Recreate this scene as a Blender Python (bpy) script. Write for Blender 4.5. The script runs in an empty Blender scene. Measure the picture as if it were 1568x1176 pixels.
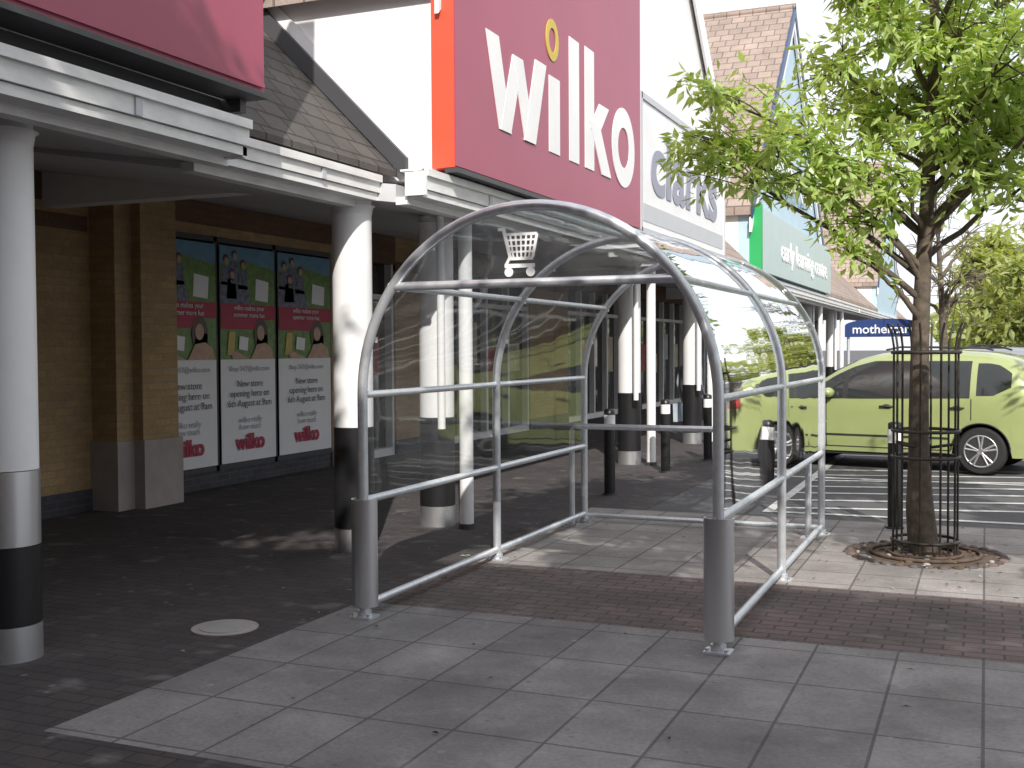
import bpy, math, random
from mathutils import Vector, Matrix
import bmesh
random.seed(7)
S=bpy.context.scene
V=Vector
# ---------------------------------------------------------------- materials
def newmat(name):
    m=bpy.data.materials.new(name); m.use_nodes=True
    nt=m.node_tree; b=nt.nodes['Principled BSDF']; return m,nt,b
def coords(nt,axes='XYZ',zs=1.0):
    tc=nt.nodes.new('ShaderNodeTexCoord')
    if axes=='XYZ': return tc.outputs['Object']
    sp=nt.nodes.new('ShaderNodeSeparateXYZ'); nt.links.new(tc.outputs['Object'],sp.inputs[0])
    cb=nt.nodes.new('ShaderNodeCombineXYZ')
    def sc(o,k):
        if k==1: return o
        n=nt.nodes.new('ShaderNodeMath'); n.operation='MULTIPLY'; n.inputs[1].default_value=k
        nt.links.new(o,n.inputs[0]); return n.outputs[0]
    X,Y,Z=sp.outputs[0],sp.outputs[1],sc(sp.outputs[2],zs)
    if axes=='WZ':
        n=nt.nodes.new('ShaderNodeMath'); nt.links.new(X,n.inputs[0]); nt.links.new(Y,n.inputs[1]); W=n.outputs[0]
        a,b=W,Z
    else:
        d={'X':X,'Y':Y,'Z':Z}; a,b=d[axes[0]],d[axes[1]]
    nt.links.new(a,cb.inputs[0]); nt.links.new(b,cb.inputs[1]); return cb.outputs[0]
def noise(nt,vec,scale,detail=4,rough=.6):
    n=nt.nodes.new('ShaderNodeTexNoise'); n.inputs['Scale'].default_value=scale
    n.inputs['Detail'].default_value=detail; n.inputs['Roughness'].default_value=rough
    nt.links.new(vec,n.inputs['Vector']); return n.outputs['Fac']
def ramp(nt,fac,p0,p1,c0=(0,0,0,1),c1=(1,1,1,1)):
    r=nt.nodes.new('ShaderNodeValToRGB'); r.color_ramp.elements[0].position=p0; r.color_ramp.elements[1].position=p1
    r.color_ramp.elements[0].color=c0; r.color_ramp.elements[1].color=c1
    nt.links.new(fac,r.inputs[0]); return r.outputs[0]
def mixc(nt,fac,a,b,mode='MIX'):
    m=nt.nodes.new('ShaderNodeMix'); m.data_type='RGBA'; m.blend_type=mode
    for i,x in ((0,fac),(6,a),(7,b)):
        if hasattr(x,'links'): nt.links.new(x,m.inputs[i])
        elif i==0: m.inputs[0].default_value=x
        else: m.inputs[i].default_value=(*x[:3],1)
    return m.outputs[2]
def bump(nt,b,h,strength,dist=.01):
    n=nt.nodes.new('ShaderNodeBump'); n.inputs['Strength'].default_value=strength; n.inputs['Distance'].default_value=dist
    nt.links.new(h,n.inputs['Height']); nt.links.new(n.outputs[0],b.inputs['Normal'])
def mat(name,col,rough=.6,metal=0,var=.25,scale=3,bmp=0,bscale=60,coat=0,streak=0):
    m,nt,b=newmat(name); v=coords(nt)
    if streak:
        mp=nt.nodes.new('ShaderNodeMapping'); mp.inputs['Scale'].default_value=(1,1,streak); nt.links.new(v,mp.inputs['Vector']); vv=mp.outputs[0]
    else: vv=v
    f=ramp(nt,noise(nt,vv,scale,6),.35,.7)
    c2=tuple(c*(1-var) for c in col)
    nt.links.new(mixc(nt,f,col,c2),b.inputs['Base Color'])
    b.inputs['Roughness'].default_value=rough; b.inputs['Metallic'].default_value=metal
    if coat: b.inputs['Coat Weight'].default_value=coat; b.inputs['Coat Roughness'].default_value=.05
    if bmp: bump(nt,b,noise(nt,v,bscale,4),bmp)
    return m
def brickmat(name,c1,c2,mort,bw,bh,ms,axes,off=.5,rough=.88,bmp=.5,stain=.35,zs=1,sscale=1.2,sq=1,spots=False):
    m,nt,b=newmat(name); v=coords(nt,axes,zs); v3=coords(nt)
    t=nt.nodes.new('ShaderNodeTexBrick'); nt.links.new(v,t.inputs['Vector'])
    t.offset=off; t.inputs['Scale'].default_value=1; t.inputs['Brick Width'].default_value=bw; t.inputs['Row Height'].default_value=bh
    t.inputs['Mortar Size'].default_value=ms; t.inputs['Mortar Smooth'].default_value=.3
    t.inputs['Color1'].default_value=(*c1,1); t.inputs['Color2'].default_value=(*c2,1); t.inputs['Mortar'].default_value=(*mort,1)
    st=ramp(nt,noise(nt,v3,sscale,8,.65),.3,.72,(1-stain,)*3+(1,),(1.14,1.13,1.14,1))
    c=mixc(nt,1.0,t.outputs['Color'],st,'MULTIPLY')
    fine=ramp(nt,noise(nt,v3,45,4,.7),.3,.7,(.80,.80,.80,1),(1.14,1.14,1.14,1))
    c=mixc(nt,1.0,c,fine,'MULTIPLY')
    if spots:
        vo=nt.nodes.new('ShaderNodeTexVoronoi'); vo.inputs['Scale'].default_value=3.6; nt.links.new(v3,vo.inputs['Vector'])
        sp=ramp(nt,vo.outputs['Distance'],.045,.085,(1,1,1,1),(0,0,0,1))
        c=mixc(nt,sp,c,mixc(nt,.22,c,(.55,.55,.55)))
        sc=ramp(nt,noise(nt,v3,3.3,3,.5),.60,.72); c=mixc(nt,sc,c,mixc(nt,.15,c,(.6,.58,.56)))
        dk=ramp(nt,noise(nt,v3,.55,5,.6),.48,.66); c=mixc(nt,dk,c,mixc(nt,.30,c,(.05,.05,.05)))
        vo=nt.nodes.new('ShaderNodeTexVoronoi'); vo.inputs['Scale'].default_value=7.3; nt.links.new(v3,vo.inputs['Vector'])
        sp=ramp(nt,vo.outputs['Distance'],.06,.10,(1,1,1,1),(0,0,0,1))
        c=mixc(nt,sp,c,mixc(nt,.35,c,(.05,.05,.05)))
    nt.links.new(c,b.inputs['Base Color']); b.inputs['Roughness'].default_value=rough
    inv=nt.nodes.new('ShaderNodeMath'); inv.operation='SUBTRACT'; inv.inputs[0].default_value=1; nt.links.new(t.outputs['Fac'],inv.inputs[1])
    bump(nt,b,inv.outputs[0],bmp,.006)
    return m
asphalt=mat('asphalt',(.10,.10,.105),.9,var=.35,scale=1.5,bmp=.4,bscale=150)
darkblock=brickmat('dark_block',(.062,.054,.056),(.084,.071,.072),(.038,.036,.037),.2,.1,.006,'XY',stain=.35,spots=True)
redblock=brickmat('red_block',(.145,.112,.106),(.195,.140,.128),(.075,.068,.066),.2,.1,.008,'XY',stain=.45,spots=True)
slab=brickmat('paving_slab',(.225,.216,.214),(.29,.277,.274),(.12,.116,.116),.6,.41,.008,'YX',off=.0,stain=.42,spots=True,sscale=1.6,bmp=.4)
slab2=brickmat('paving_slab_b',(.28,.258,.245),(.35,.322,.305),(.13,.12,.12),.41,.41,.008,'YX',off=.0,stain=.38,sscale=2,spots=True)
brickbuff=brickmat('buff_brick',(.40,.265,.12),(.48,.325,.16),(.34,.28,.2),.225,.075,.008,'WZ',stain=.25)
brickdark=brickmat('brown_brick',(.16,.085,.05),(.20,.11,.06),(.13,.10,.08),.225,.075,.008,'WZ',stain=.25)
brickblue=brickmat('blue_brick',(.06,.06,.075),(.08,.08,.095),(.1,.1,.1),.225,.075,.008,'WZ',stain=.25)
slateY=brickmat('slate_roof',(.085,.078,.075),(.125,.112,.10),(.04,.037,.035),.30,.2,.012,'YZ',zs=1.414,stain=.45,bmp=.9)
tileX=brickmat('tile_roof',(.30,.24,.205),(.38,.30,.255),(.18,.14,.12),.30,.24,.014,'XZ',zs=1.414,stain=.3,bmp=.9)
tileY=brickmat('tile_roof_y',(.30,.24,.205),(.38,.30,.255),(.18,.14,.12),.30,.24,.014,'YZ',zs=1.414,stain=.3,bmp=.9)
white=mat('white_paint',(.84,.84,.85),.45,var=.09,scale=2)
gutterw=mat('gutter_white',(.82,.82,.81),.5,var=.22,scale=3.5,streak=4)
iconwhite=mat('pictogram_white',(.95,.95,.95),.4,var=.01)
offwhite=mat('offwhite_render',(.84,.84,.84),.8,var=.07,scale=1,streak=.25)
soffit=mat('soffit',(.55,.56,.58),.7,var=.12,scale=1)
plinthm=mat('stone_plinth',(.42,.37,.35),.8,var=.2,bmp=.2)
steel=mat('galvanised_steel',(.74,.77,.81),.36,.62,var=.16,scale=22)
brushed=mat('brushed_steel',(.76,.77,.79),.32,.88,var=.06,scale=5,streak=.1)
black=mat('black_paint',(.018,.018,.02),.35,var=.3)
blackmetal=mat('dark_metal',(.06,.052,.045),.5,.4,var=.4,scale=20)
redsign=mat('red_sign',(.37,.072,.125),.4,var=.10,scale=1)
redside_sunlit=mat('red_sign_side_sunlit',(.80,.10,.05),.4,var=.08)  # sign red made brighter and more orange, sunlight painted into the side colour
yellow=mat('yellow_ring',(.62,.47,.07),.5,var=.1)
greytxt=mat('grey_letters',(.30,.31,.38),.5,var=.05)
greytrim=mat('grey_trim',(.52,.54,.57),.5,var=.05)
darkgrey=mat('dark_trim',(.06,.06,.065),.5,var=.1)
blue=mat('blue_sign',(.02,.045,.16),.4,var=.05)
navy=mat('navy_verge',(.03,.06,.14),.4,var=.05)
paleblue=mat('pale_blue_panel',(.45,.60,.70),.5,var=.1)
paleteal=mat('pale_teal_sign',(.48,.58,.57),.5,var=.06)
greenp=mat('green_panel',(.02,.35,.10),.5,var=.05)
linepaint=mat('line_paint',(.62,.62,.60),.7,var=.35,scale=8)
bark=mat('bark',(.14,.11,.085),.9,var=.55,scale=14,bmp=.9,bscale=25)
soil=mat('tree_pit_soil',(.13,.09,.065),.95,var=.5,scale=15,bmp=.8,bscale=40)
concrete=mat('concrete',(.38,.37,.36),.85,var=.2,bmp=.3)
textred=mat('poster_red',(.42,.02,.07),.5,var=.03)
textgrey=mat('poster_grey',(.12,.12,.13),.5,var=.03)
textpale=mat('poster_pale',(.42,.42,.44),.5,var=.03)
def glassdark():
    m,nt,b=newmat('shop_glass'); v=coords(nt)
    nt.links.new(mixc(nt,noise(nt,v,.7,3),(.012,.014,.016),(.06,.06,.055)),b.inputs['Base Color'])
    b.inputs['Roughness'].default_value=.04; b.inputs['Specular IOR Level'].default_value=.6; return m
glass=glassdark()
def poly_mat():
    m=bpy.data.materials.new('clear_polycarbonate'); m.use_nodes=True; nt=m.node_tree
    for n in list(nt.nodes): nt.nodes.remove(n)
    o=nt.nodes.new('ShaderNodeOutputMaterial'); tr=nt.nodes.new('ShaderNodeBsdfTransparent'); tr.inputs[0].default_value=(.86,.88,.89,1)
    gl=nt.nodes.new('ShaderNodeBsdfGlossy'); gl.inputs['Roughness'].default_value=.03; gl.inputs[0].default_value=(1,1,1,1)
    df=nt.nodes.new('ShaderNodeBsdfTranslucent'); df.inputs[0].default_value=(.8,.82,.82,1)
    df2=nt.nodes.new('ShaderNodeBsdfDiffuse'); df2.inputs[0].default_value=(.8,.82,.82,1)
    fr=nt.nodes.new('ShaderNodeFresnel'); fr.inputs[0].default_value=1.5
    mu=nt.nodes.new('ShaderNodeMath'); mu.operation='MULTIPLY'; mu.inputs[1].default_value=1.15; mu.use_clamp=True; nt.links.new(fr.outputs[0],mu.inputs[0])
    v=coords(nt); bm=nt.nodes.new('ShaderNodeBump'); bm.inputs['Strength'].default_value=.17; bm.inputs['Distance'].default_value=.02
    nt.links.new(noise(nt,v,2.2,1,.4),bm.inputs['Height']); nt.links.new(bm.outputs[0],gl.inputs['Normal'])
    m0=nt.nodes.new('ShaderNodeMixShader'); m0.inputs[0].default_value=.5
    nt.links.new(df.outputs[0],m0.inputs[1]); nt.links.new(df2.outputs[0],m0.inputs[2])
    m1=nt.nodes.new('ShaderNodeMixShader')
    hz=ramp(nt,noise(nt,v,2.5,6,.7),.35,.8,(.02,.02,.02,1),(.09,.09,.09,1)); nt.links.new(hz,m1.inputs[0])
    nt.links.new(tr.outputs[0],m1.inputs[1]); nt.links.new(m0.outputs[0],m1.inputs[2])
    m2=nt.nodes.new('ShaderNodeMixShader')
    nt.links.new(mu.outputs[0],m2.inputs[0])
    nt.links.new(m1.outputs[0],m2.inputs[1]); nt.links.new(gl.outputs[0],m2.inputs[2]); nt.links.new(m2.outputs[0],o.inputs[0]); return m
clear=poly_mat()
def leafmat(name,c1,c2,tr=.5):
    m=bpy.data.materials.new(name); m.use_nodes=True; nt=m.node_tree
    for n in list(nt.nodes): nt.nodes.remove(n)
    o=nt.nodes.new('ShaderNodeOutputMaterial'); d=nt.nodes.new('ShaderNodeBsdfDiffuse'); t=nt.nodes.new('ShaderNodeBsdfTranslucent')
    v=coords(nt); c=mixc(nt,ramp(nt,noise(nt,v,5,5,.7),.35,.65),c1,c2)
    nt.links.new(c,d.inputs[0]); nt.links.new(mixc(nt,1.0,c,(1.5,1.4,.7),'MULTIPLY'),t.inputs[0])
    x=nt.nodes.new('ShaderNodeMixShader'); x.inputs[0].default_value=tr
    nt.links.new(d.outputs[0],x.inputs[1]); nt.links.new(t.outputs[0],x.inputs[2])
    g=nt.nodes.new('ShaderNodeBsdfGlossy'); g.inputs['Roughness'].default_value=.4
    y=nt.nodes.new('ShaderNodeMixShader'); y.inputs[0].default_value=.07
    nt.links.new(x.outputs[0],y.inputs[1]); nt.links.new(g.outputs[0],y.inputs[2]); nt.links.new(y.outputs[0],o.inputs[0]); return m
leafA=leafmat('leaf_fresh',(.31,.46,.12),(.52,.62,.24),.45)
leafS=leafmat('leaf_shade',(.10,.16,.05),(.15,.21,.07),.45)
leafB=leafmat('leaf_far',(.28,.36,.10),(.44,.47,.18))
# ---------------------------------------------------------------- mesh builder
class MB:
    def __init__(s): s.v=[];s.f=[];s.mi=[];s.sm=[];s.mats=[]
    def idx(s,m):
        if m not in s.mats: s.mats.append(m)
        return s.mats.index(m)
    def add(s,vs,fs,m,smooth=False):
        o=len(s.v); s.v+= [tuple(v) for v in vs]; k=s.idx(m)
        for f in fs: s.f.append(tuple(i+o for i in f)); s.mi.append(k); s.sm.append(smooth)
    def box(s,x0,x1,y0,y1,z0,z1,m):
        vs=[(x,y,z) for x in (x0,x1) for y in (y0,y1) for z in (z0,z1)]
        s.add(vs,[(0,1,3,2),(4,6,7,5),(0,4,5,1),(2,3,7,6),(0,2,6,4),(1,5,7,3)],m)
    def tube(s,pts,r,m,n=12,cap=True):
        pts=[V(p) for p in pts]; k=len(pts); rs=r if isinstance(r,(list,tuple)) else [r]*k
        vs=[];fs=[]; up=None
        for i,p in enumerate(pts):
            t=(pts[min(i+1,k-1)]-pts[max(i-1,0)]).normalized()
            if up is None: up=V((0,0,1)) if abs(t.z)<.9 else V((1,0,0))
            a=(up-t*up.dot(t)).normalized(); b=t.cross(a); up=a
            for j in range(n):
                an=2*math.pi*j/n; vs.append(p+(a*math.cos(an)+b*math.sin(an))*rs[i])
        for i in range(k-1):
            for j in range(n):
                fs.append((i*n+j,i*n+(j+1)%n,(i+1)*n+(j+1)%n,(i+1)*n+j))
        s.add(vs,fs,m,True)
        if cap: s.add(vs[:n],[tuple(range(n))[::-1]],m); s.add(vs[-n:],[tuple(range(n))],m)
    def extr(s,pts,vec,m):
        n=len(pts); vec=V(vec); vs=[V(p) for p in pts]+[V(p)+vec for p in pts]
        fs=[tuple(range(n))[::-1],tuple(range(n,2*n))]+[(i,(i+1)%n,n+(i+1)%n,n+i) for i in range(n)]
        s.add(vs,fs,m)
    def ball(s,c,r,m,n=10,k=6):
        c=V(c); rx,ry,rz=r if isinstance(r,(tuple,list)) else (r,r,r); vs=[];fs=[]
        for i in range(k+1):
            th=math.pi*i/k
            for j in range(n):
                ph=2*math.pi*j/n; vs.append(c+V((rx*math.sin(th)*math.cos(ph),ry*math.sin(th)*math.sin(ph),rz*math.cos(th))))
        for i in range(k):
            for j in range(n): fs.append((i*n+j,(i+1)*n+j,(i+1)*n+(j+1)%n,i*n+(j+1)%n))
        s.add(vs,fs,m,True)
    def build(s,name,parent=None,recalc=True,bevel=0):
        me=bpy.data.meshes.new(name); me.from_pydata(s.v,[],s.f)
        for m in s.mats: me.materials.append(m)
        for i,p in enumerate(me.polygons): p.material_index=s.mi[i]; p.use_smooth=s.sm[i]
        if recalc:
            bm=bmesh.new(); bm.from_mesh(me); bmesh.ops.recalc_face_normals(bm,faces=bm.faces); bm.to_mesh(me); bm.free()
        ob=bpy.data.objects.new(name,me); S.collection.objects.link(ob)
        if parent: ob.parent=parent
        if bevel:
            b=ob.modifiers.new('bev','BEVEL'); b.width=bevel; b.segments=2; b.limit_method='ANGLE'
        return ob
def E(name,loc=(0,0,0),rz=0,sc=1):
    o=bpy.data.objects.new(name,None); S.collection.objects.link(o); o.location=loc; o.rotation_euler[2]=rz; o.scale=(sc,sc,sc); o.empty_display_size=.2; return o
FX=Matrix(((0,0,1),(1,0,0),(0,1,0)))   # faces +X
FY=Matrix(((1,0,0),(0,0,-1),(0,1,0)))  # faces -Y
def text(name,body,size,loc,R,m,parent,off=0,depth=.004,align='CENTER',width=None,spacing=1):
    cu=bpy.data.curves.new(name,'FONT'); cu.body=body; cu.size=size; cu.align_x=align; cu.offset=off; cu.extrude=depth; cu.space_line=spacing
    ob=bpy.data.objects.new(name+'_tmp',cu); S.collection.objects.link(ob)
    bpy.context.view_layer.update()
    me=bpy.data.meshes.new_from_object(ob.evaluated_get(bpy.context.evaluated_depsgraph_get()))
    bpy.data.objects.remove(ob)
    if width:
        xs=[v.co.x for v in me.vertices]; k=width/(max(xs)-min(xs))
        for v in me.vertices: v.co.x*=k
    me.transform(Matrix.Translation(V(loc))@R.to_4x4()); me.materials.clear(); me.materials.append(m)
    o=bpy.data.objects.new(name,me); S.collection.objects.link(o); o.parent=parent; return o
# ---------------------------------------------------------------- ground
def sheet(name,x0,x1,y0,y1,z,m):
    b=MB(); b.add([(x0,y0,z),(x1,y0,z),(x1,y1,z),(x0,y1,z)],[(0,1,2,3)],m); return b.build(name,recalc=False)
sheet('ground',-400,400,-300,600,0,asphalt)
sheet('block_pavement',-8.3,-3.65,-4,66,.004,darkblock)
sheet('block_pavement',-3.65,3,-4,3.55,.004,darkblock)
sheet('slab_pavement',-3.65,3,3.55,6.16,.004,slab)
sheet('red_block_pavement',-3.65,3,6.16,7.65,.004,redblock)
sheet('slab_pavement',-3.65,3,7.65,10.7,.004,slab2)
sheet('block_pavement',-3.65,-3.1,10.7,66,.004,darkblock)
lm=MB()
for i in range(7):
    y=11.3+i*.62
    lm.add([(-1.9,y,.005),(-1.9,y+.1,.005),(.9,y+.75,.005),(.9,y+.65,.005)],[(0,3,2,1)],linepaint)
lm.add([(-2.0,11.0,.0055),(3.5,11.0,.0055),(3.5,11.1,.0055),(-2.0,11.1,.0055)],[(0,1,2,3)],linepaint)
lm.add([(-2.0,11.1,.0055),(-1.9,11.1,.0055),(-1.9,17,.0055),(-2.0,17,.0055)],[(0,1,2,3)],linepaint)
for y in (14.1,17.2,20,22.8,25.6,28.4): lm.add([(-2.6,y,.006),(3,y,.006),(3,y+.1,.006),(-2.6,y+.1,.006)],[(0,1,2,3)],linepaint)
lm.build('road_markings',recalc=False)
d=MB(); d.tube([(-4.03,5.28,.0045),(-4.03,5.28,.010)],.19,plinthm,28); d.tube([(-4.03,5.28,.0105),(-4.03,5.28,.014)],.145,concrete,28); d.build('drain_cover')
# wind-blown leaves and litter
rl=random.Random(77); lt=MB()
for i in range(240):
    if i<110: x,y=-.42+rl.gauss(0,.9),9.1+rl.gauss(0,.8)
    elif i<170: x,y=-3.5+rl.gauss(0,.15),rl.uniform(5.6,10)
    else: x,y=rl.uniform(-7.9,1),rl.uniform(4,10)
    a=rl.random()*6.28; L_=rl.uniform(.012,.032); z=.012+rl.random()*.004
    lt.add([(x,y,z),(x+L_*math.cos(a)+.005,y+L_*math.sin(a),z+.008),(x+1.8*L_*math.cos(a),y+1.8*L_*math.sin(a),z),(x+L_*math.cos(a)-.008,y+L_*math.sin(a)-.008,z+.002)],[(0,1,2,3)],(soil,leafS,concrete)[i%3])
lt.build('leaf_litter',recalc=False)
# ---------------------------------------------------------------- brick building (left unit)
B1=E('brick_retail_building')
WX=-8.3
w=MB()
w.box(WX-.4,WX,-6,9.55,.22,3.05,brickbuff); w.box(WX-.4,WX+.02,-6,8.75,0,.22,brickblue)
w.box(WX-.4,WX+.01,-6,8.75,2.80,2.95,brickdark)
w.box(WX-.4,WX,-6,14,3.05,3.6,brickdark)
w.box(WX-.4,WX,9.55,13.25,0,.2,brickblue); w.box(WX-.4,WX,9.55,13.25,2.93,3.05,brickbuff)
w.box(WX-.4,WX,13.25,14.0,.22,3.05,brickbuff); w.box(WX-.4,WX+.02,13.25,14.0,0,.22,brickblue)
w.build('walls',B1)
p=MB()
p.box(WX,-7.98,8.78,9.56,.70,3.3,brickbuff); p.box(-7.98,-7.86,9.02,9.56,.70,3.3,brickbuff)
p.box(WX,-7.95,8.75,9.58,0,.70,plinthm); p.box(-7.95,-7.82,8.99,9.58,0,.70,plinthm)
p.build('pilaster',B1)
p=MB(); p.box(WX-.12,WX-.08,9.55,13.25,.2,2.93,glass)
for y in (9.55,10.72,11.89,13.19): p.box(WX-.07,WX+.03,y,y+.06,.2,2.93,darkgrey)
p.box(WX-.07,WX+.03,9.61,13.19,.2,.26,darkgrey); p.box(WX-.07,WX+.03,9.61,13.19,2.87,2.93,darkgrey)
p.build('window_frame',B1)
c=MB()
def canopy(c,y0,y1,xf,zb=2.79,zt=2.98,back=-8.3):
    c.box(xf-.10,xf,y0,y1,zb+.05,zt,gutterw)
    c.box(xf-.16,xf-.02,y0,y1,zb-.01,zb+.045,gutterw)
    c.box(xf-.26,xf-.16,y0,y1,zb-.06,zb+.0,gutterw)
    c.box(xf-.03,xf+.025,y0,y1,zt-.04,zt+.015,gutterw)
    y=y0+1.2
    while y<y1:
        c.box(xf+.0005,xf+.012,y,y+.05,zb+.05,zt-.045,greytrim); y+=1.9
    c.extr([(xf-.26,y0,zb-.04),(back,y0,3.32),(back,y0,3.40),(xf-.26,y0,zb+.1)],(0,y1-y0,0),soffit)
canopy(c,-6,5.70,-4.12,2.79,2.98); canopy(c,5.703,7.75,-4.38,2.78,2.95)
c.box(-4.38,-4.14,5.66,5.70,2.77,2.96,white)
c.build('canopy',B1)
r=MB(); r.extr([(-4.42,-6,3.0),(-9.6,-6,8.1),(-9.6,-6,8.25),(-4.42,-6,3.05)],(0,14.1,0),slateY)
r.box(-9.6,-9.4,-6,8.1,3.4,8.1,brickdark)
r.build('roof',B1)
r=MB(); r.extr([(-4.34,8.10,2.99),(-9.6,8.10,8.2),(-9.6,8.10,8.42),(-4.34,8.10,3.16)],(0,.05,0),darkgrey)  # dark strip stands in for the shadow beside the white verge
r.extr([(-4.30,8.155,3.0),(-9.6,8.155,8.22),(-9.6,8.155,8.50),(-4.30,8.155,3.27)],(0,.02,0),white)
r.tube([(-5.95,8.0,4.62),(-5.75,7.95,4.72),(-5.62,7.95,4.60)],[.05,.055,.04],greytrim,10); r.tube([(-6.3,8.0,5.2),(-5.9,8.0,4.7)],.035,greytrim,8)
r.build('verge_board_and_shadow',B1)
def column(parent,x,y,top=2.80,r=.157,steelmid=True):
    m=MB(); seg=[(0,.187,brushed)]
    seg+= [(.187,.596,black),(.596,.987,brushed),(.987,top,white)] if steelmid else [(.187,.987,black),(.987,top,white)]
    for a,b,mm in seg: m.tube([(x,y,a+.004),(x,y,b)],r+(.004 if mm is not white else 0),mm,32)
    m.tube([(x,y,top-.13),(x,y,top-.07),(x,y,top-.06)],[r+.001,r+.012,r+.03],white,32)
    m.build('column',parent)
column(B1,-4.70,4.36); column(B1,-4.65,7.77,steelmid=False); column(B1,-4.65,1.0)
sg=E('shop_sign'); m=MB(); m.box(-4.32,-4.08,-6,5.8,3.17,6.2,redsign); m.box(-4.31,-4.06,-6,5.82,3.14,3.17,darkgrey); m.box(-4.07,-4.06,-6,5.78,3.2,3.225,redsign); m.build('sign_box',sg)
m=MB(); m.box(-4.40,-4.33,-6,5.7,3.0,3.14,darkgrey); m.box(-4.36,-4.2,5.72,5.78,3.06,3.14,darkgrey); m.build('sign_bracket',sg)
# ---------------------------------------------------------------- posters
imgs=[mat('poster_sky',(.14,.32,.48),.4,var=.3,scale=9),mat('poster_grass',(.15,.30,.06),.4,var=.5,scale=14),mat('poster_people',(.18,.20,.32),.4,var=.8,scale=20),
      mat('poster_skin',(.55,.34,.24),.4,var=.3,scale=9),mat('poster_hair',(.06,.03,.025),.4),mat('poster_white',(.82,.82,.86),.35,var=.04),mat('poster_yellow',(.6,.45,.1),.4)]
def poster(y0,y1):
    P=E('window_poster'); X=-8.245; W=y1-y0; b=MB(); yc=(y0+y1)/2
    b.box(X-.006,X,y0,y1,.27,2.84,imgs[5])
    def q(pts,m,l=1):
        b.add([(X+.002*l,y0+a*W,z) for a,z in pts],[tuple(range(len(pts)))],m)
    def ell(a,z,ra,rz,m,l=2,n=16): q([(a+ra*math.cos(2*math.pi*i/n),z+rz*math.sin(2*math.pi*i/n)) for i in range(n)],m,l)
    q([(0,1.5),(1,1.5),(1,2.84),(0,2.84)],imgs[1],1)
    q([(0,2.62),(.45,2.68),(1,2.6),(1,2.84),(0,2.84)],imgs[0],2)
    for a,z in ((.1,2.66),(.25,2.72),(.2,2.5),(.4,2.62)): 
        ell(a,z+.03,.05,.05,imgs[4],4); ell(a+.01,z,.036,.045,imgs[3],5)
        q([(a-.09,z-.28),(a+.09,z-.28),(a+.07,z-.05),(a-.07,z-.05)],imgs[2],3)
    q([(.0,2.16),(.55,2.16),(.5,2.38),(0,2.42)],imgs[2],3)
    q([(.62,2.22),(.86,2.2),(.88,2.45),(.64,2.48)],imgs[5],4)
    q([(0,1.98),(1,1.98),(1,2.16),(0,2.16)],textred,5)
    q([(0,1.86),(.75,1.86),(.75,1.979),(0,1.979)],textred,5)
    ell(.72,1.80,.13,.2,imgs[4],6); q([(.60,1.58),(.66,1.8),(.84,1.8),(.87,1.6)],imgs[4],6); ell(.71,1.82,.07,.095,imgs[3],8)
    q([(.52,1.5),(.96,1.5),(.92,1.64),(.8,1.70),(.64,1.68)],imgs[3],7)
    q([(.1,1.55),(.14,1.83),(.25,1.83),(.22,1.55)],imgs[6],6); q([(.15,1.60),(.3,1.58),(.5,1.5),(.2,1.5)],imgs[3],7)
    q([(.30,1.62),(.46,1.6),(.48,1.76),(.32,1.78)],imgs[5],8)
    b.build('panel',P,recalc=False)
    k=X+.018
    text('headline','wilko makes your\nsummer more fun',.085,(k,yc,2.09),FX,imgs[5],P,0,.001,spacing=1)
    text('web','Shop 24/7@wilko.com',.088,(k,yc,1.36),FX,textpale,P,0,.001)
    text('body','New store\nopening here on\n6th August at 9am',.118,(k,yc,1.17),FX,textgrey,P,.0,.001,spacing=1.0)
    text('strap','wilko really\nhow much',.10,(k,yc,.74),FX,textpale,P,0,.001,spacing=.85)
    text('logo','wilko',.26,(k,yc,.42),FX,textred,P,.008,.001)
poster(9.62,10.71); poster(10.79,11.88); poster(11.96,13.18)
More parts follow.
